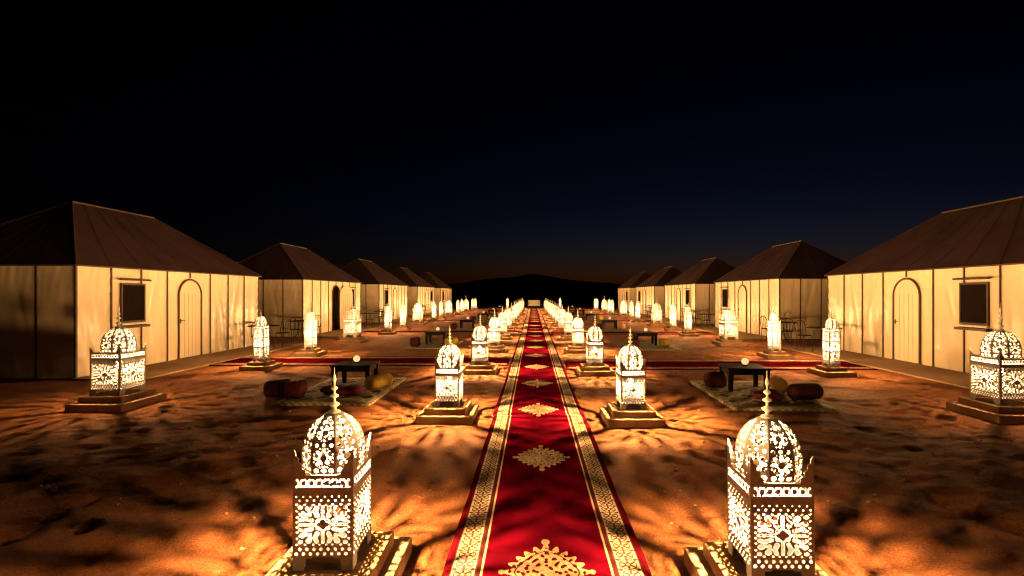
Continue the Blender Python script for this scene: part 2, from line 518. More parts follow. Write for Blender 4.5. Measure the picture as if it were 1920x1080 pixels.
def panel_mesh(name, w, h, leg, squares, frieze, res):
    """one pierced side of a lantern: legs below, pierced squares, a frieze on top"""
    us = np.linspace(-w/2, w/2, int(w/res)+1); vs = np.linspace(0, h, int(h/res)+1)
    U, Vv = np.meshgrid(us, vs)
    f = np.full_like(U, 1.0)
    low = 0.055
    top = (0.042 if squares == 1 else 0.0)
    z0, z1 = leg+low, h-frieze-top-(0.030 if squares == 1 else 0.006)
    sq = (z1-z0)/squares
    for k in range(squares):
        zc = z0+sq*(k+0.5)
        mx, my = U/(w/2*0.93), (Vv-zc)/(sq/2*0.97)
        g = motif(mx, my)*min(w/2, sq/2) - 0.0020*w/0.33
        g = np.where((np.abs(mx) <= 1) & (np.abs(my) <= 1), g, 1.0)
        f = np.minimum(f, g)
    n = max(6, int(w/0.04))
    rows = [(0, leg+0.017, 0.013, 0), (1, leg+0.043, 0.013, 0.5)]
    if top: rows += [(2, z1+0.009, 0.0080, 0.5), (3, z1+0.030, 0.0062, 0)]
    for row, zz, rr, off in rows:
        for i in range(n):
            cx = -w/2*0.88 + (i+off)*(w*0.88/(n-0.5))
            f = np.minimum(f, circ(U, Vv, cx, zz, rr*w/n/0.055))
    fz = h-frieze/2-0.004
    for i in range(n-1):
        cx = (i-(n-2)/2)*(w*0.90/(n-1))
        q = w*0.90/(n-1)
        f = np.minimum(f, caps(U, Vv, cx, fz-frieze*0.22, cx, fz+frieze*0.05, q*0.22))
        for s in (-1, 1):
            f = np.minimum(f, circ(U, Vv, cx+s*q*0.36, fz-frieze*0.26, q*0.17))
            f = np.minimum(f, circ(U, Vv, cx+s*q*0.30, fz+frieze*0.22, q*0.17))
    f = np.maximum(f, 0.009-(w/2-np.abs(U)))          # the corner strip stays whole
    gap = w*0.29
    arch = np.maximum(np.abs(U)-gap-np.clip(leg*0.45-Vv, 0, 1)*0.35, Vv-leg*0.86)
    arch = np.minimum(arch, np.maximum(np.abs(U)-gap*0.62, Vv-leg*0.98))
    f = np.minimum(f, arch)
    P, G, K = solid(*sheet(us, vs, f), lambda u, v, s: (u*(1-0.012*s), (-w/2 if s == 0 else -w/2+0.004), v))
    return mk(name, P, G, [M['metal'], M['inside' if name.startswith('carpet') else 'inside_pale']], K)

def dome_mesh(name, r0, hd, res, big=True):
    """one of the eight curved gores"""
    def prof(v):
        z = hd*v
        r = r0*(0.97+0.10*math.sin(min(v/0.5, 1)*math.pi)*0.6) if v < 0.3 else None
        q = max(0.0, (v-0.18)/0.82)
        r = r0*1.03*math.sqrt(max(0.0, 1-q**2.35)) if v > 0.18 else r0*(0.98+0.05*v/0.18)
        return max(r, 0.012), z
    nv = int(hd*1.35/res); vs = np.linspace(0, 1, nv+1)
    vs = 1-(1-vs)**1.25
    pr = [prof(v) for v in vs]
    L = [0.0]
    for i in range(1, len(pr)): L.append(L[-1]+math.hypot(pr[i][0]-pr[i-1][0], pr[i][1]-pr[i-1][1]))
    tan = math.tan(math.pi/8)
    nu = max(8, int(2*r0*tan/res)); us = np.linspace(-1, 1, nu+1)
    U, T = np.meshgrid(us, np.array(L)); HW = np.array([p[0]*tan for p in pr])[:, None]*np.ones_like(U)
    s = U*HW; hw = r0*tan
    tot = L[-1]
    Rr = hw*0.90
    f = np.full_like(U, 1.0)
    for c, k in ((0.245, 1.0), (0.60, 0.86)):
        f = np.minimum(f, rosette(s, T-tot*c, Rr*k))
    for c, rr in ((0.06, 0.2), (0.425, 0.15)):
        for d in (-0.62, 0, 0.62):
            f = np.minimum(f, circ(s, T, d*hw, tot*c, rr*hw))
    f = np.minimum(f, caps(s, T, 0, tot*0.76, 0, tot*0.84, 0.16*hw))
    for d in (-0.34, 0.34):
        f = np.minimum(f, caps(s, T, d*hw, tot*0.745, d*hw*0.8, tot*0.775, 0.1*hw))
    f = f-0.0009
    f = np.maximum(f, 0.13*hw-(HW-np.abs(s)))
    vv = {float(v): p for v, p in zip(vs, pr)}
    def fmap(u, v, side):
        r, z = prof(v); r = r-0.004*side
        return (u*r*tan, -r, z)
    P, G, K = solid(*sheet(us, vs, f), fmap)
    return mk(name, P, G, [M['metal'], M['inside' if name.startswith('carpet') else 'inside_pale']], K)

def horn_mesh(name, w, h):
    """a scalloped corner spike: two plates meeting in the corner"""
    prof = [(0, 0), (w, 0), (w*0.96, h*0.20), (w*0.70, h*0.26), (w*0.74, h*0.42), (w*0.46, h*0.50), (w*0.48, h*0.66), (w*0.24, h*0.74), (w*0.22, h*0.88), (0.006, h), (0, h)]
    mb = MB(); n = len(prof); t = 0.004
    for ax in (0, 1):
        A = [(p, 0.0, z) if ax == 0 else (0.0, p, z) for p, z in prof]
        B = [(p, t, z) if ax == 0 else (t, p, z) for p, z in prof]
        F = [tuple(range(n)), tuple(range(2*n-1, n-1, -1))] + [(i, i+n, (i+1) % n+n, (i+1) % n) for i in range(n)]
        mb.add(A+B, F)
    return mb.build(name, M['metal'])

def finial_mesh(name, h, r):
    p = [(r*1.5, 0), (r*1.3, h*0.03), (r*0.5, h*0.06), (r*0.4, h*0.10), (r*1.15, h*0.16), (r*1.2, h*0.19), (r*0.30, h*0.24), (r*0.26, h*0.31),
         (r*0.95, h*0.35), (r*0.98, h*0.38), (r*0.26, h*0.42), (r*0.24, h*0.48), (r*0.75, h*0.52), (r*0.76, h*0.55), (r*0.2, h*0.59), (r*0.2, h*0.67),
         (r*0.46, h*0.72), (r*0.30, h*0.80), (r*0.10, h*0.86), (r*0.06, h)]
    return MB().lathe(p, 14).build(name, M['metal'])

KIND = {}
def lantern_kind(key, w, h, leg, squares, frieze, rd, hd, hf, hw, hh, res, power, lampz):
    k = dict(w=w, h=h, rd=rd, hd=hd, power=power, lampz=lampz)
    k['panel'] = panel_mesh(key+'_panel', w, h, leg, squares, frieze, res)
    k['gore'] = dome_mesh(key+'_dome', rd, hd, res)
    k['horn'] = horn_mesh(key+'_horn', hw, hh)
    k['finial'] = finial_mesh(key+'_finial', hf, 0.0245*(w/0.33)**0.5 if key != 'tall' else 0.022)
    mb = MB().box(-w/2+0.006, w/2-0.006, -w/2+0.006, w/2-0.006, leg, leg+0.006)
    k['floor'] = mb.build(key+'_floor', M['inside'])
    # the plate that carries the dome: a square ring round an octagonal hole
    mb = MB(); n = 8; ro = rd*1.0/math.cos(math.pi/8); zz = h-0.004
    O = [(w/2-0.005)*1.0]
    sqp = []
    for i in range(8):
        a = math.pi/8+i*math.pi/4
        c, s = math.cos(a), math.sin(a); q = (w/2-0.005)/max(abs(c), abs(s)); sqp.append((c*q, s*q))
    cor = [((w/2-0.005)*math.copysign(1, math.cos(math.pi/4+i*math.pi/2)), (w/2-0.005)*math.copysign(1, math.sin(math.pi/4+i*math.pi/2))) for i in range(4)]
    V = [(math.cos(math.pi/8+i*math.pi/4)*ro, math.sin(math.pi/8+i*math.pi/4)*ro, zz) for i in range(8)] + [(x, y, zz) for x, y in sqp] + [(x, y, zz) for x, y in cor]
    F = []
    for i in range(8):
        j = (i+1) % 8
        if i % 2 == 0: F.append((i, 8+i, 16+i//2, 8+j, j))
        else: F.append((i, 8+i, 8+j, j))
    if rd < w/2-0.006:
        mb.add(V, F)
        mb.add([(x, y, z+0.004) for x, y, z in V], F)
    else:
        mb.box(-w/2+0.004, -w/2+0.012, -w/2+0.012, w/2-0.012, zz, zz+0.004)
    k['deck'] = mb.build(key+'_deck', M['metal'])
    k['bulb'] = MB().lathe([(0.012, 0), (0.02, 0.03), (0.034, 0.07), (0.036, 0.09), (0.026, 0.115), (0.006, 0.125)], 12).build(key+'_bulb', M['bulb'])
    k['leg'] = leg
    # the whole lantern in one mesh, for the ones too far away to show parts
    mb = MB()
    for i in range(4): mb.merge(k['panel'], Matrix.Rotation(i*math.pi/2, 4, 'Z'))
    for i in range(8): mb.merge(k['gore'], Matrix.Translation((0, 0, h)) @ Matrix.Rotation(i*math.pi/4, 4, 'Z'))
    for i in range(4): mb.merge(k['horn'], Matrix.Rotation(i*math.pi/2, 4, 'Z') @ Matrix.Translation((-w/2, -w/2, h)))
    mb.merge(k['finial'], Matrix.Translation((0, 0, h+hd-0.004)))
    mb.merge(k['floor']); mb.merge(k['deck'])
    mb.merge(k['bulb'], Matrix.Translation((0, 0, lampz-0.16)), 1)
    k['whole'] = mb.build(key+'_lantern', [M['metal'], M['bulb'], M['inside_pale']])
    ld = bpy.data.lights.new(key+'_lamp', 'POINT')
    ld.energy = power; ld.color = LAMP; ld.shadow_soft_size = {'carpet': 0.012, 'tall': 0.03, 'large': 0.012}[key]
    k['lamp'] = ld
    KIND[key] = k
lantern_kind('carpet', 0.33, 0.525, 0.075, 1, 0.075, 0.156, 0.315, 0.26, 0.070, 0.145, 0.0055, P_CARPET, 0.436)
lantern_kind('tall', 0.24, 0.80, 0.055, 3, 0.05, 0.106, 0.22, 0.17, 0.022, 0.04, 0.0065, P_TALL, 0.46)
lantern_kind('large', 0.46, 0.63, 0.085, 1, 0.085, 0.205, 0.37, 0.38, 0.055, 0.10, 0.0075, P_LARGE, 0.535)

def place_lantern(kind, x, y, z, label, group, rz=0.0, dim=1.0):
    k = KIND[kind]; w, h = k['w'], k['h']
    if math.hypot(x, y) > 24:
        t = obj('lantern', k['whole'], None, (x, y, z), (0, 0, rz))
    else:
        t = empty('lantern', (x, y, z), rz)
        for i in range(4): obj('side_panel', k['panel'], t, (0, 0, 0), (0, 0, i*math.pi/2))
        for i in range(8): obj('dome_panel', k['gore'], t, (0, 0, h), (0, 0, i*math.pi/4))
        for i in range(4):
            c = Matrix.Rotation(i*math.pi/2, 3, 'Z') @ Vector((-w/2, -w/2, h))
            obj('corner_spike', k['horn'], t, c, (0, 0, i*math.pi/2))
        obj('finial', k['finial'], t, (0, 0, h+k['hd']-0.004))
        obj('floor_plate', k['floor'], t); obj('dome_ring', k['deck'], t)
        obj('bulb', k['bulb'], t, (0, 0, k['lampz']-0.16))
    tag(t, label, 'lantern', group)
    ld = k['lamp'].copy(); ld.energy = k['power']*dim*random.uniform(0.8, 1.2)
    l = bpy.data.objects.new('lamp', ld); COL.objects.link(l)
    l.location = (random.uniform(-.006, .006), random.uniform(-.006, .006), k['lampz']); l.parent = t
    t.rotation_euler = (R(random.uniform(-.7, .7)), R(random.uniform(-.7, .7)), rz+R(random.uniform(-2.2, 2.2)))
    return t

# stepped plinths under the lanterns
def slab_mesh(name, s, h):
    return MB().box(-s/2, s/2, -s/2, s/2, 0, h, 0, 0.012).build(name, M['plinth'])
SLAB = {'carpet': (slab_mesh('lower', 0.74, 0.115), slab_mesh('upper', 0.56, 0.08), 0.09, 0.17),
        'tall': (slab_mesh('lower_t', 0.66, 0.115), slab_mesh('upper_t', 0.43, 0.08), 0.09, 0.17),
        'large': (slab_mesh('lower_l', 0.84, 0.125), slab_mesh('upper_l', 0.65, 0.09), 0.10, 0.19)}
def place_plinth(kind, x, y, label, group):
    a, b, h1, h2 = SLAB[kind]
    t = empty('lantern_plinth', (x, y, 0), R(random.uniform(-1.5, 1.5)))
    obj('lower_slab', a, t, (0, 0, -0.025))
    obj('upper_slab', b, t, (0, 0, h1), (0, 0, R(random.uniform(-1, 1))))
    tag(t, label, 'plinth', group)
    return h2+0.002

ORD = ['first', 'second', 'third', 'fourth', 'fifth', 'sixth', 'seventh', 'eighth', 'ninth', 'tenth', 'eleventh', 'twelfth', 'thirteenth', 'fourteenth', 'fifteenth']
for side, row in (('left', CL), ('right', CR)):
    for i, (x, y) in enumerate(row):
        if i == 0:
            la = f'big pierced white lantern in the {side} foreground, nearest beside the carpet'
            lb = f'two-step plinth under the foreground lantern {side} of the carpet, cut by the frame'
        else:
            la = f'white pierced lantern, {ORD[i]} from the camera along the carpet\'s {side} edge'
            lb = f'two-step tan plinth under the {ORD[i]} lantern along the carpet\'s {side} edge'
        z = place_plinth('carpet', x, y, lb, 'plinths lining the carpet')
        place_lantern('carpet', x, y, z, la, 'lanterns lining the carpet')
for side, x in (('left', CARX-1.25), ('right', CARX+1.24)):       # rows carried on behind the viewpoint: unseen pair added to light near lantern fronts
    z = place_plinth('carpet', x, -1.05, f'two-step plinth added out of view behind the viewpoint, {side} of the carpet', 'plinths lining the carpet')
    place_lantern('carpet', x, -1.05, z, f'pierced white lantern added out of view behind the viewpoint, {side} of the carpet', 'lanterns lining the carpet', dim=0.32)
for side, row in (('left', SL), ('right', SR)):
    n = {'large': 0, 'tall': 0}
    for kd, x, y in row:
        i = n[kd]; n[kd] += 1
        size = 'broad square' if kd == 'large' else 'tall slim'
        which = 'nearest' if i == 0 else ORD[i]+' nearest'
        la = f'{which} {size} white lantern standing before the {side} row of tents'
        lb = f'two-step plinth under the {which} {size} lantern before the {side} tents'
        z = place_plinth(kd, x, y, lb, 'plinths along the tent rows')
        place_lantern(kd, x, y, z, la, f'{size} lanterns along the tent rows')
for side, x in (('left', -2.85), ('right', 2.95)):
    z = place_plinth('tall', x, 53.0, f'plinth under the lone lantern at the far end, {side} of carpet', 'plinths at the far end')
    place_lantern('tall', x, 53.0, z, f'lone lantern standing apart at the far end, just {side} of the carpet rows', 'lanterns at the far end')

# ------------------------------------------------------------------ carpet runners
def runner_mesh(name, w, L, mat, seed, th=0.012):
    us = np.linspace(-w/2, w/2, 15); vs = np.linspace(0, L, max(8, int(L/0.09)))
    V = []; F = []; nu, nv = len(us), len(vs)
    for j, v in enumerate(vs):
        for u in us:
            z = th + 0.006*(vnoise(u*1.2+seed*7, v*2.2, seed)-0.5) + 0.012*max(0, vnoise(seed*3.3+u*0.3, v*1.7, seed+9)-0.72)*3
            e = (vnoise(v*1.1, seed, 4)-0.5)*0.022 + (vnoise(v*4.0, seed, 14)-0.5)*0.008
            V.append((u+e*(1 if u > 0 else -1)*(abs(u)*2/w), v, z))
    for j in range(nv-1):
        for i in range(nu-1): F.append((j*nu+i, j*nu+i+1, (j+1)*nu+i+1, (j+1)*nu+i))
    rim = [j*nu for j in range(nv)] + [(nv-1)*nu+i for i in range(1, nu)] + [j*nu+nu-1 for j in range(nv-2, -1, -1)] + [i for i in range(nu-2, 0, -1)]
    b = len(V)
    for i in rim: V.append((V[i][0], V[i][1], -0.006))
    m = len(rim)
    for i in range(m): F.append((rim[i], rim[(i+1) % m], b+(i+1) % m, b+i))
    return mk(name, V, F, mat, smooth=True)

def medallion_mesh():
    us = np.linspace(-0.30, 0.30, 150); vs = np.linspace(-0.40, 0.40, 190)
    U, Vv = np.meshgrid(us, vs)
    x, y = U/0.275, Vv/0.33
    ax, ay = np.abs(x), np.abs(y)
    env = ax**1.4+ay**1.4
    th = np.arctan2(y, x)
    rim = 0.86+0.13*np.cos(th*20)
    f = (rim-env)
    for h in (circ(ax, ay, 0.0, 1.07, 0.10), circ(ax, ay, 1.0, 0, 0.07)): f = np.maximum(f, -h)
    lace = np.cos(x*23+1.2*np.sin(y*9))*np.cos(y*19+1.2*np.sin(x*9))      # open floral work
    lace2 = np.cos((x+y)*15)*np.cos((x-y)*15)
    holes = np.minimum(0.42-lace, 0.62-lace2)*0.2
    core = circ(ax, ay, 0, 0, 0.10)
    holes = np.maximum(holes, np.minimum(-core, 0.03))
    ring = np.abs(env-0.62)-0.022
    f = np.minimum(f, np.where(env < 0.80, np.minimum(holes, ring), 0.05))
    P, G, K = solid(*sheet(us, vs, f), lambda u, v, s: (u, v, 0.003 if s == 0 else -0.012))
    return mk('medallion', P, [list(reversed(g)) if False else g for g in G], M['medallion'])
MED = medallion_mesh()
ends = [-1.2, 6.7, 13.5, 20.4, 27.3, 34.2, 41.1, 48.0, 56.0]
med_y = [2.9+2.05*k for k in range(-1, 26)]
for i in range(8):
    y0, y1 = ends[i], ends[i+1]
    o = obj('carpet_runner', runner_mesh('carpet_runner', 1.26, y1-y0-0.006, M['runner'], i+1), None, (CARX+random.uniform(-.008, .008), y0, 0))
    lab = ['red runner with cream borders in the foreground, nearest length of the long carpet', 'second length of the long red carpet, between the second and fourth lantern pairs'] + \
          [f'{ORD[j]} length of the long red carpet, counted from the camera' for j in range(2, 7)] + ['last length of the long red carpet, ending at the cream bench']
    tag(o, lab[i], 'carpet', 'lengths of the long red carpet')
    for my in med_y:
        if y0+0.2 < my < y1-0.2: obj('medallion', MED, o, (0, my-y0, 0.0175))

for side, ys, x0, x1 in (('left', CROSS_L, -7.7, CARX-0.70), ('right', CROSS_R, CARX+0.70, 7.75)):
    for i, y in enumerate(ys):
        L = x1-x0
        o = obj('cross_runner', runner_mesh('cross_runner', 1.5, L, M['crossrun'], 20+i), None, (x1, y, -0.002), (0, 0, R(90)))
        w = 'nearest' if i == 0 else ORD[i]+' nearest'
        tag(o, f'{w} narrow red runner branching {side} from the long carpet towards a tent', 'carpet', 'red runners leading to the tents')

# ------------------------------------------------------------------ tents
def panel_canvas(name, w, h, seed, kind=None, amp=1.0):
    """a canvas panel, x 0..w, z 0..h, facing -y; kind: 'l' / 'r' half of the door arch is cut away"""
    us = np.linspace(0, w, 29); vs = np.linspace(0, h, 60)
    U, Vv = np.meshgrid(us, vs)
    f = np.ones_like(U)
    if kind:
        c = w if kind == 'l' else 0.0
        f = np.maximum(np.abs(U-c)-0.42, -(1.0))
        top = np.hypot(U-c, np.maximum(Vv-1.66, 0))-0.42
        f = np.where(Vv > 1.66, top, np.abs(U-c)-0.42)
    V, F, B = sheet(us, vs, f)
    def dep(u, v):
        e = math.sin(math.pi*u/w)
        y = 0.012*(float(vnoise(u*5+seed*13, v*1.1, seed))-0.5)*e*2
        y += 0.016*math.sin(u*26+v*3.5+seed)*e*max(0, 0.45-v/h)*amp
        y += 0.010*math.sin(u*31-v*5.0+seed*2)*e*max(0, v/h-0.6)*amp
        for ed, sd in ((u, 1), (w-u, 2)):
            y += 0.010*math.sin(v*(17+sd*3)+seed*1.7+u*6)*math.exp(-ed/0.11)*min(1, ed/0.02)*(0.4+float(vnoise(v*2, seed+sd, 3)))
        y += 0.014*math.exp(-((u-w*0.5-0.25*w*math.sin(v*1.3+seed))/0.06)**2)*float(vnoise(v*1.4, seed*3.1, 5))*e
        if amp > 1.5:                      # the slack corner: folds running down from the eave
            y -= 0.085*abs(math.sin((u*9+v*1.6)))*e*min(1, (h-v)*0.8)*math.exp(-u*2)
        return y
    P = [(u, dep(u, v), v) for u, v in V]
    return mk(name, P, F, M['canvas'], smooth=True)

PAN = [panel_canvas('wall_panel', 0.8, TH, s) for s in (1, 2, 3, 4)]
PAN_SLACK = panel_canvas('wall_panel_slack', 0.8, TH, 5, amp=2.0)
PAN_L = panel_canvas('wall_panel_door_l', 0.8, TH, 6, 'l'); PAN_R = panel_canvas('wall_panel_door_r', 0.8, TH, 7, 'r')
BATTEN = MB().box(-0.014, 0.014, -0.028, -0.006, 0.0, TH).build('batten', M['trim'])
CORNER = MB().box(-0.02, 0.02, -0.02, 0.02, 0.0, TH).build('corner_post', M['trim'])
def roof_slope(name, p0, p1, p2, p3, nu, nv, sag, seams):
    """quad p0 p1 (eave) p2 p3 (ridge) with sag; returns slope mesh and seam mesh"""
    p0, p1, p2, p3 = map(Vector, (p0, p1, p2, p3))
    nrm = (p1-p0).cross(p3-p0).normalized()
    def at(s, t):
        a = p0.lerp(p1, s); b = p3.lerp(p2, s)
        q = a.lerp(b, t)
        return q - nrm*sag*math.sin(math.pi*t)*(0.6+0.4*abs(math.sin(math.pi*s*nu/2)))
    V = []; F = []
    for j in range(nv+1):
        for i in range(nu+1): V.append(at(i/nu, j/nv))
    for j in range(nv):
        for i in range(nu):
            a = j*(nu+1)+i; F.append((a, a+1, a+nu+2, a+nu+1))
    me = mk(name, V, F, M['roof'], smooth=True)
    return me, at, nrm
ov = 0.06
e0, e1, e2, e3 = (-ov, -ov, TH-0.01), (TL+ov, -ov, TH-0.01), (TL+ov, TW+ov, TH-0.01), (-ov, TW+ov, TH-0.01)
ra, rb = (1.95, TW/2, RH), (TL-1.95, TW/2, RH)
ROOF = []
for nm, q, nu, k in (('front', (e0, e1, rb, ra), 32, 8), ('back', (e2, e3, ra, rb), 32, 8), ('near', (e3, e0, ra, ra), 20, 5), ('far', (e1, e2, rb, rb), 20, 5)):
    me_, at, nrm = roof_slope('roof_'+nm, *q, nu, 12, 0.05, k)
    seams = []
    for s in range(1, k):
        mb = MB(); pts = [at(s/k, t/10)+nrm*0.006 for t in range(11)]
        if nm in ('near', 'far'): pts = pts[:-1]
        mb.tube(pts, 0.003, 5)
        seams.append(mb.build('roof_seam', M['roof']))
    ROOF.append((me_, seams))
RIDGE = MB().tube([ra, rb], 0.03, 8).build('ridge_pole', M['trim'])
HIPS = [MB().tube([Vector(a)+Vector((0, 0, 0.012)), Vector(b)], 0.014, 6).build('hip_rib', M['roof']) for a, b in ((e0, ra), (e1, rb), (e2, rb), (e3, ra))]
EAVES = []
for a, b in ((e0, e1), (e1, e2), (e2, e3), (e3, e0)):
    d = (Vector(b)-Vector(a)).normalized(); EAVES.append(MB().tube([Vector(a)-Vector((0, 0, .012)), Vector(b)-Vector((0, 0, .012))], 0.02, 6).build('eave_cord', M['trim']))
arc = [(-0.42, -0.02, 0.02), (-0.42, -0.02, 1.66)] + [(-0.42*math.cos(a), -0.02, 1.66+0.42*math.sin(a)) for a in np.linspace(0, math.pi, 19)[1:-1]] + [(0.42, -0.02, 1.66), (0.42, -0.02, 0.02)]
DFRAME = MB().tube(arc, 0.026, 8).build('door_frame', M['trim'])
leaf2 = [(p[0]*0.985, p[2]) for p in arc]
n = len(leaf2)
DLEAF = mk('door_leaf', [(x+0.41, -0.012, z) for x, z in leaf2]+[(x+0.41, 0.012, z) for x, z in leaf2],
           [tuple(range(n-1, -1, -1)), tuple(range(n, 2*n))]+[(i, (i+1) % n, (i+1) % n+n, i+n) for i in range(n)], M['door'])
DHANDLE = MB().tube([(0, 0, 0), (0, -0.05, 0)], 0.010, 6).tube([(0, -0.05, 0), (0.11, -0.05, 0)], 0.010, 6).box(-0.02, 0.02, -0.016, -0.011, -0.07, 0.05).build('door_handle', M['trim'])
PLANKJ = MB().box(-0.003, 0.003, -0.0155, -0.0125, 0.05, 1.7).build('door_joint', M['mat'])
TRESH = MB().box(-0.46, 0.46, -0.10, 0.04, 0.0, 0.022).build('threshold', M['trim'])
w2 = 0.30
WFRAME = MB().box(-w2-0.03, -w2, -0.05, -0.012, 1.05, 1.94).box(w2, w2+0.03, -0.05, -0.012, 1.05, 1.94).box(-w2, w2, -0.05, -0.012, 1.90, 1.94).box(-w2, w2, -0.05, -0.012, 1.05, 1.09).build('window_frame', M['trim'])
WPANE = MB().box(-w2+0.001, w2-0.001, -0.034, -0.020, 1.09, 1.90).build('pane', M['pane'])
WROD = MB().tube([(-0.42, -0.10, 2.02), (0.42, -0.10, 2.02)], 0.022, 8).tube([(-0.36, -0.10, 2.02), (-0.36, -0.01, 2.02)], 0.012, 6).tube([(0.36, -0.10, 2.02), (0.36, -0.01, 2.02)], 0.012, 6).build('awning_rod', M['trim'])
WSILL = MB().box(-0.37, 0.37, -0.13, -0.014, 0.93, 0.985).build('sill', M['trim'])
WROLL = MB().tube([(-0.33, -0.05, 1.02), (0.33, -0.05, 1.02)], 0.024, 8).build('rolled_blind', M['cream'])
def place_tent(loc, rz, win_u, label, door_open=False, hasmirror=False):
    t = empty('canvas_tent', loc, rz)
    tag(t, label, 'tent', 'canvas tents in two rows')
    for i in range(8):
        m = PAN_L if i == 3 else PAN_R if i == 4 else PAN_SLACK if (i == 0 and win_u < 3) else PAN[(i*3+int(win_u)) % 4]
        obj('wall_panel', m, t, (i*0.8, 0, 0))
        obj('wall_panel', PAN[i % 4], t, ((i+1)*0.8, TW, 0), (0, 0, math.pi))
    for i in range(5):
        obj('wall_panel', PAN[(i+1) % 4], t, (0, TW-i*0.78, 0), (0, 0, -math.pi/2), (0.975, 1, 1))
        obj('wall_panel', PAN[(i+2) % 4], t, (TL, i*0.78, 0), (0, 0, math.pi/2), (0.975, 1, 1))
    for i in range(1, 8):
        if i == 4: obj('seam_batten', BATTEN, t, (i*0.8, 0, 2.12), (0, 0, 0), (1, 1, 0.16/TH*1.0))
        else: obj('seam_batten', BATTEN, t, (i*0.8, 0, 0))
    for i in range(1, 5):
        obj('seam_batten', BATTEN, t, (0, i*0.78, 0), (0, 0, -math.pi/2))
        obj('seam_batten', BATTEN, t, (TL, i*0.78, 0), (0, 0, math.pi/2))
    for x, y in ((0, 0), (TL, 0), (0, TW), (TL, TW)): obj('corner_post', CORNER, t, (x, y, 0))
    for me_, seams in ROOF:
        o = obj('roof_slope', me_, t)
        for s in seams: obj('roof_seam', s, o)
    obj('ridge_pole', RIDGE, t)
    for h in HIPS: obj('hip_rib', h, t)
    for h in EAVES: obj('eave_cord', h, t)
    fr = obj('door_frame', DFRAME, t, (3.2, 0, 0))
    leaf = obj('door_leaf', DLEAF, t, (3.2-0.41, -0.005, 0))
    obj('handle', DHANDLE, leaf, (0.06 if not door_open else 0.72, 0, 1.0))
    for q in (0.2, 0.34, 0.48, 0.62): obj('plank_joint', PLANKJ, leaf, (q, 0, 0))
    if door_open: leaf.location = (3.2+0.41, -0.03, 0); leaf.rotation_euler = (0, 0, R(-22))
    obj('threshold', TRESH, t, (3.2, 0, 0))
    w = obj('window_frame', WFRAME, t, (win_u, 0, 0))
    obj('pane', WPANE, w); obj('sill', WSILL, w); obj('awning_rod', WROD, w); obj('rolled_blind', WROLL, w)
    return t
for i, y in enumerate(TENT_L):
    lab = ['big cream canvas tent at the left edge, nearest on the left, window beside lantern', 'second canvas tent of the left row, its arched door standing open'] + [f'{ORD[k]} canvas tent of the left row, counted from the camera' for k in (2, 3)] + ['farthest and smallest canvas tent of the left row']
    place_tent((LX, y, 0), R(90), 1.35 if i % 2 == 0 else 5.05, lab[i], door_open=(i == 1))
for i, y in enumerate(TENT_R):
    lab = ['big cream canvas tent at the right edge, cut by the frame'] + [f'{ORD[k]} canvas tent of the right row, counted from the camera' for k in (1, 2, 3)] + ['farthest and smallest canvas tent of the right row']
    place_tent((RX, y+TL, 0), R(-90), 5.05 if i % 2 == 0 else 1.35, lab[i])
MATM = MB().box(0, TL+0.3, -1.45, -0.03, -0.01, 0.018, 0, 0.008).build('tent_mat', M['mat'])
for side, ys in (('left', TENT_L), ('right', TENT_R)):
    for i, y in enumerate(ys[:4]):
        o = obj('tent_mat', MATM, None, (LX, y-0.15, 0) if side == 'left' else (RX, y+TL+0.15, 0), (0, 0, R(90 if side == 'left' else -90)))
        tag(o, f'brown woven mat laid along the front of the {ORD[i]} {side} tent', 'mat', 'mats along the tent fronts')

# ------------------------------------------------------------------ low seating between the rows
def cushion(name, sx, sy, sz, mat, p=3.2, ce=0.5):
    V = []; F = []; n, m = 20, 10
    for j in range(m+1):
        a = -math.pi/2+math.pi*j/m
        for i in range(n):
            b = 2*math.pi*i/n
            sg = lambda v, e: math.copysign(abs(v)**e, v)
            x = sg(math.cos(b), 2/p)*sg(math.cos(a), ce); y = sg(math.sin(b), 2/p)*sg(math.cos(a), ce)
            V.append((x*sx/2, y*sy/2, sz/2+sg(math.sin(a), 0.8)*sz/2*(1-0.12*math.sin(b*3+1))))
    for j in range(m):
        for i in range(n):
            k = (i+1) % n; F.append((j*n+i, j*n+k, (j+1)*n+k, (j+1)*n+i))
    return mk(name, V, F, mat, smooth=True)
def bolster(name, L, r, mat):
    mb = MB(); prof = []
    pts = [(-L/2, 0, 0), (-L/2+0.01, 0, 0), (-L/2+0.04, 0, 0)] + [(x, 0, 0) for x in np.linspace(-L/2+0.08, L/2-0.08, 5)] + [(L/2-0.04, 0, 0), (L/2-0.01, 0, 0), (L/2, 0, 0)]
    rr = [r*0.55, r*0.82, r*0.97, r, r*1.02, r, r*1.02, r, r*0.97, r*0.82, r*0.55]
    mb.tube(pts, rr, 18)
    return mb.build(name, mat)
def rug_mesh(name, sx, sy, mat, seed):
    us = np.linspace(-sx/2, sx/2, 12); vs = np.linspace(-sy/2, sy/2, 18); V = []; F = []
    for v in vs:
        for u in us:
            V.append((u+0.02*(vnoise(v*2, seed, 3)-0.5), v+0.02*(vnoise(u*2, seed, 6)-0.5), 0.012+0.012*float(vnoise(u*2.1+seed, v*2.1, seed))))
    nu, nv = 12, 18
    for j in range(nv-1):
        for i in range(nu-1): F.append((j*nu+i, j*nu+i+1, (j+1)*nu+i+1, (j+1)*nu+i))
    rim = [i for i in range(nu)] + [j*nu+nu-1 for j in range(1, nv)] + [(nv-1)*nu+i for i in range(nu-2, -1, -1)] + [j*nu for j in range(nv-2, 0, -1)]
    b = len(V); m = len(rim)
    for i in rim: V.append((V[i][0], V[i][1], -0.01))
    for i in range(m): F.append((rim[(i+1) % m], rim[i], b+i, b+(i+1) % m))
    return mk(name, V, F, mat, smooth=True)
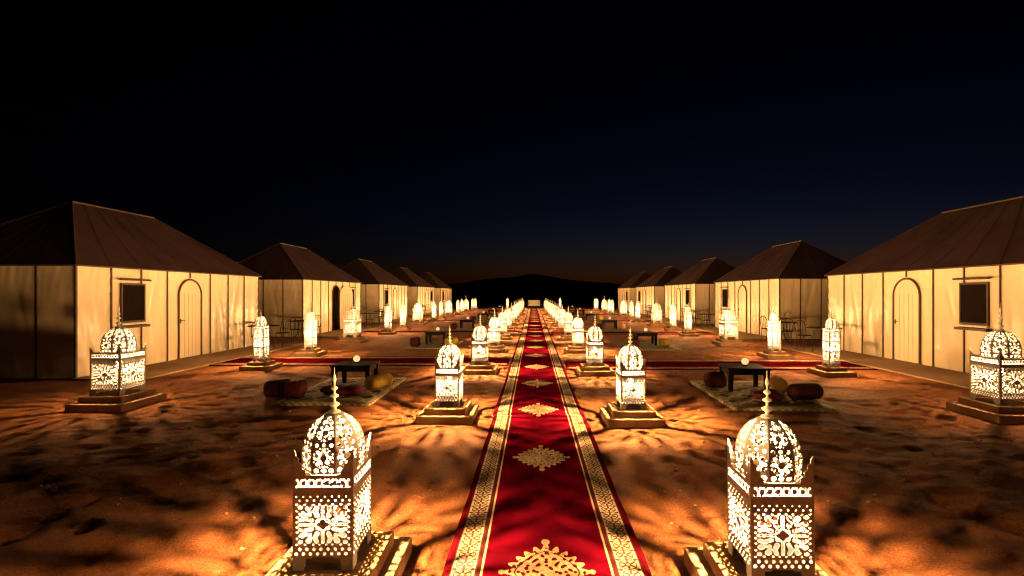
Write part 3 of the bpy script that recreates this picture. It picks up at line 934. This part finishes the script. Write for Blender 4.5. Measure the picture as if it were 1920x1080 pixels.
TTOP = MB().box(-0.36, 0.36, -0.30, 0.30, 0.375, 0.41, 0, 0.008).build('table_top', M['blackwood'])
TLEG = MB().add([(-.03,-.03,0),(.03,-.03,0),(.03,.03,0),(-.03,.03,0),(-.042,-.042,.374),(.042,-.042,.374),(.042,.042,.374),(-.042,.042,.374)], [(3,2,1,0),(4,5,6,7),(0,1,5,4),(1,2,6,5),(2,3,7,6),(3,0,4,7)]).build('leg', M['blackwood'])
TAPR = MB().box(-0.28, 0.28, -0.012, 0.012, 0.29, 0.374).build('apron', M['blackwood'])
TAPR2 = MB().box(-0.012, 0.012, -0.22, 0.22, 0.29, 0.374).build('apron_side', M['blackwood'])
GLOBE = MB().lathe([(0.02, 0.03)]+[(0.06*math.sin(a), 0.082-0.06*math.cos(a)) for a in np.linspace(0.35, math.pi-0.35, 10)]+[(0.02, 0.139)], 18).build('glass_globe', M['globe'])
GBASE = MB().lathe([(0.05, 0), (0.05, 0.012), (0.025, 0.02), (0.022, 0.032)], 16).build('globe_base', M['iron'])
glamp = bpy.data.lights.new('globe_lamp', 'POINT'); glamp.energy = P_GLOBE; glamp.color = LAMP; glamp.shadow_soft_size = 0.05
RUGS = [rug_mesh('rug_a', 1.5, 2.3, M['rug_a'], 3), rug_mesh('rug_b', 1.5, 2.3, M['rug_b'], 5)]
C_RED = cushion('red', 0.46, 0.42, 0.13, M['redcloth']); C_POUF = cushion('pouf', 0.40, 0.40, 0.26, M['maroon'], 2.4)
C_BLOCK = cushion('block', 0.30, 0.40, 0.25, M['maroon'], 6, 0.22); C_BLOCKR = cushion('blockr', 0.27, 0.37, 0.24, M['redcloth'], 6, 0.22)
B_YEL = bolster('yel', 0.52, 0.12, M['yellow']); B_MAR = bolster('mar', 0.50, 0.13, M['maroon']); B_TAN = bolster('tan', 0.42, 0.13, M['tan'])
def put(name, me, x, y, z, rz, label, cat, group=None, rot=None):
    o = obj(name, me, None, (x, y, z), rot or (0, 0, R(rz)))
    return tag(o, label, cat, group)
for side, seats in (('left', SEAT_L), ('right', SEAT_R)):
    for i, (x, y) in enumerate(seats):
        w = 'nearest' if i == 0 else ORD[i]+' nearest'
        put('seating_rug', RUGS[0 if i == 0 else 1], x, y, 0, random.uniform(-2, 2), f'{w} patterned rug {side} of the carpet, under a low black table', 'rug', 'rugs under the low tables')
        ty = y+0.35
        t = empty('low_table', (x, ty, 0.016), R(random.uniform(-4, 4)))
        tag(t, f'{w} low black table {side} of the carpet, holding a lit globe', 'table', 'low black tables')
        obj('table_top', TTOP, t)
        for a in (-1, 1):
            for b in (-1, 1): obj('leg', TLEG, t, (a*0.30, b*0.24, 0))
            obj('apron', TAPR, t, (0, a*0.24, 0)); obj('apron', TAPR2, t, (a*0.30, 0, 0))
        g = empty('candle_globe', (x+0.02, ty-0.02, 0.427))
        tag(g, f'small glowing globe candle on the {w} low table {side} of carpet', 'candle', 'globe candles on the low tables')
        obj('globe_base', GBASE, g); obj('glass_globe', GLOBE, g)
        l = bpy.data.objects.new('lamp', glamp); COL.objects.link(l); l.location = (0, 0, 0.26); l.parent = g
        if i == 0 and side == 'left':
            put('bolster', B_YEL, x+0.52, y+0.05, 0.145, 62, 'yellow bolster cushion on the rug beside the nearest left table', 'cushion')
            put('cushion', C_RED, x+0.18, y-0.42, 0.02, 20, 'flat red cushion lying on the rug before the nearest left table', 'cushion')
            put('cushion', cushion('dk', 0.44, 0.38, 0.11, M['maroon']), x-0.12, y-0.30, 0.02, -12, 'flat dark maroon cushion under the nearest left table, beside the red one', 'cushion')
            put('pouf', C_BLOCKR, x-0.62, y-0.62, 0.02, 8, 'boxy red floor pouf at the left corner of the nearest left rug', 'pouf')
            put('pouf', C_BLOCK, x-1.00, y-0.48, 0.0, -6, 'boxy dark maroon pouf off the left edge of the nearest left rug', 'pouf')
        elif i == 0:
            put('pouf', C_POUF, x-0.42, y+0.55, 0.02, 0, 'round dark maroon pouf on the rug left of the nearest right table', 'pouf')
            put('bolster', B_TAN, x+0.50, y+0.10, 0.145, 70, 'tan bolster cushion on the rug touching the nearest right table', 'cushion')
            put('bolster', B_MAR, x+0.60, y-0.52, 0.15, 8, 'dark maroon bolster at the right front of the nearest right rug', 'cushion')
            put('cushion', C_RED, x+0.05, y-0.45, 0.02, -15, 'flat red cushion before the nearest right low table', 'cushion')
        else:
            put('cushion', C_BLOCK, x-0.55, y-0.45, 0.02, random.uniform(-20, 20), f'maroon block cushion left of the {w} low table {side} of carpet', 'cushion', 'cushions by the far low tables')
            put('bolster', B_YEL if i % 2 else B_TAN, x+0.55, y-0.1, 0.145, 60+random.uniform(-15, 15), f'{"yellow" if i % 2 else "tan"} bolster right of the {w} low table {side} of carpet', 'cushion', 'cushions by the far low tables')

# ------------------------------------------------------------------ iron garden tables and chairs by the tents
GT_TOP = MB().lathe([(0.42, 0.70), (0.44, 0.705), (0.44, 0.722), (0.42, 0.728)], 28).build('garden_table_top', M['iron'])
GT_LEG = MB().tube([(0.04, 0, 0.70), (0.05, 0, 0.45), (0.10, 0, 0.25), (0.30, 0, 0.012)], 0.013, 6).build('garden_table_leg', M['iron'])
GT_RING = MB().tube([(0.085*math.cos(a), 0.085*math.sin(a), 0.31) for a in np.linspace(0, 2*math.pi, 17)], 0.008, 5).build('garden_table_ring', M['iron'])
CH_SEAT = MB().lathe([(0.19, 0.44), (0.20, 0.445), (0.20, 0.458), (0.19, 0.464)], 20).build('chair_seat', M['iron'])
CH_LEGF = MB().tube([(0, 0, 0.445), (0.0, -0.035, 0.0)], 0.010, 6).build('chair_leg', M['iron'])
CH_BACK = MB().tube([(-0.17, 0.12, 0.44), (-0.18, 0.17, 0.75)]+[(-0.18*math.cos(a), 0.19, 0.75+0.14*math.sin(a)) for a in np.linspace(0.2, math.pi-0.2, 9)]+[(0.18, 0.17, 0.75), (0.17, 0.12, 0.44)], 0.010, 6).build('chair_back', M['iron'])
CH_SPL = MB().tube([(0, 0.14, 0.45), (0, 0.18, 0.87)], 0.007, 5).build('chair_spindle', M['iron'])
def garden_table(x, y, label, rz=0):
    t = empty('garden_table', (x, y, 0.012), rz); tag(t, label, 'table', 'iron tables by the tents')
    obj('table_top', GT_TOP, t); obj('ring', GT_RING, t)
    for k in range(3): obj('leg', GT_LEG, t, (0, 0, 0), (0, 0, k*2*math.pi/3+0.4))
def garden_chair(x, y, rz, label):
    t = empty('garden_chair', (x, y, 0.012), rz); tag(t, label, 'chair', 'iron chairs by the tents')
    obj('seat', CH_SEAT, t); obj('backrest', CH_BACK, t)
    for q in (-0.08, 0, 0.08): obj('spindle', CH_SPL, t, (q, 0, 0 if q == 0 else -0.015))
    for a in (-1, 1):
        obj('leg', CH_LEGF, t, (a*0.14, -0.12, 0)); obj('leg', CH_LEGF, t, (a*0.14, 0.13, 0), (0, 0, math.pi))
for side, sg, ys, fx in (('left', -1, TENT_L, LX), ('right', 1, TENT_R, RX)):
    for i, y in enumerate(ys[:3]):
        for j, (dx, dy) in enumerate(((1.0, 4.95), (0.75, 7.7))):
            place = f'in front of the {ORD[i]} {side} tent' if j == 0 else f'in the gap beyond the {ORD[i]} {side} tent'
            px, py = fx-sg*dx, y+dy
            garden_table(px, py, f'round black iron table {place}', 0.3*j)
            for q, ang in (('at near', -1.25 if sg < 0 else -1.9), ('at far', 1.2 if sg < 0 else 1.9)):
                cx, cy = px+0.66*math.cos(ang), py+0.66*math.sin(ang)
                garden_chair(cx, cy, ang-math.pi/2+random.uniform(-.2, .2), f'iron chair {q} side of the table {place}')

# ------------------------------------------------------------------ the bench that closes the carpet
bn = empty('end_bench', (CARX+0.02, 57.2, 0)); tag(bn, 'low cream bench with dark arms closing the far end of the carpet', 'bench')
obj('seat', MB().box(-0.68, 0.68, -0.3, 0.3, 0.28, 0.46, 0, 0.03).build('bench_seat', M['cream']), bn)
obj('backrest', MB().box(-0.68, 0.68, 0.22, 0.38, 0.461, 0.95, 0, 0.03).build('bench_back', M['cream']), bn)
obj('base', MB().box(-0.66, 0.66, -0.28, 0.36, -0.02, 0.279).build('bench_base', M['blackwood']), bn)
for s in (-1, 1): obj('arm', MB().box(-0.08, 0.08, -0.32, 0.36, -0.02, 0.72, 0, 0.02).build('bench_arm', M['blackwood']), bn, (s*0.765, 0, 0))

# ------------------------------------------------------------------ pebbles scattered in the sand
PV = []; PF = []
oc = [(1,0,0),(-1,0,0),(0,1,0),(0,-1,0),(0,0,1),(0,0,-1)]
of = [(0,2,4),(2,1,4),(1,3,4),(3,0,4),(2,0,5),(1,2,5),(3,1,5),(0,3,5)]
cnt = 0
for _ in range(9000):
    py = 1.9 + random.random()**1.6*16; px = random.uniform(-9, 9)
    i = np.searchsorted(gx, px)-1; j = np.searchsorted(gy, py)-1
    if keep[j:j+2, i:i+2].min() < 0.9 or vnoise(px*0.7, py*0.7, 31) < 0.42: continue
    s = 0.005+0.016*random.random()**4
    q = random.uniform(0, 6.3); b = len(PV); pz = Z[j, i]
    for v in oc:
        k = random.uniform(0.75, 1.2)
        PV.append((px+s*k*(v[0]*math.cos(q)-v[1]*math.sin(q))*1.2, py+s*k*(v[0]*math.sin(q)+v[1]*math.cos(q)), pz+s*k*v[2]*0.7+s*0.2))
    PF += [tuple(b+a for a in f) for f in of]
tag(obj('pebbles', mk('pebbles', PV, PF, M['stone'], smooth=True)), 'small stones scattered over the sand between the lanterns', 'pebbles', kind='stuff')
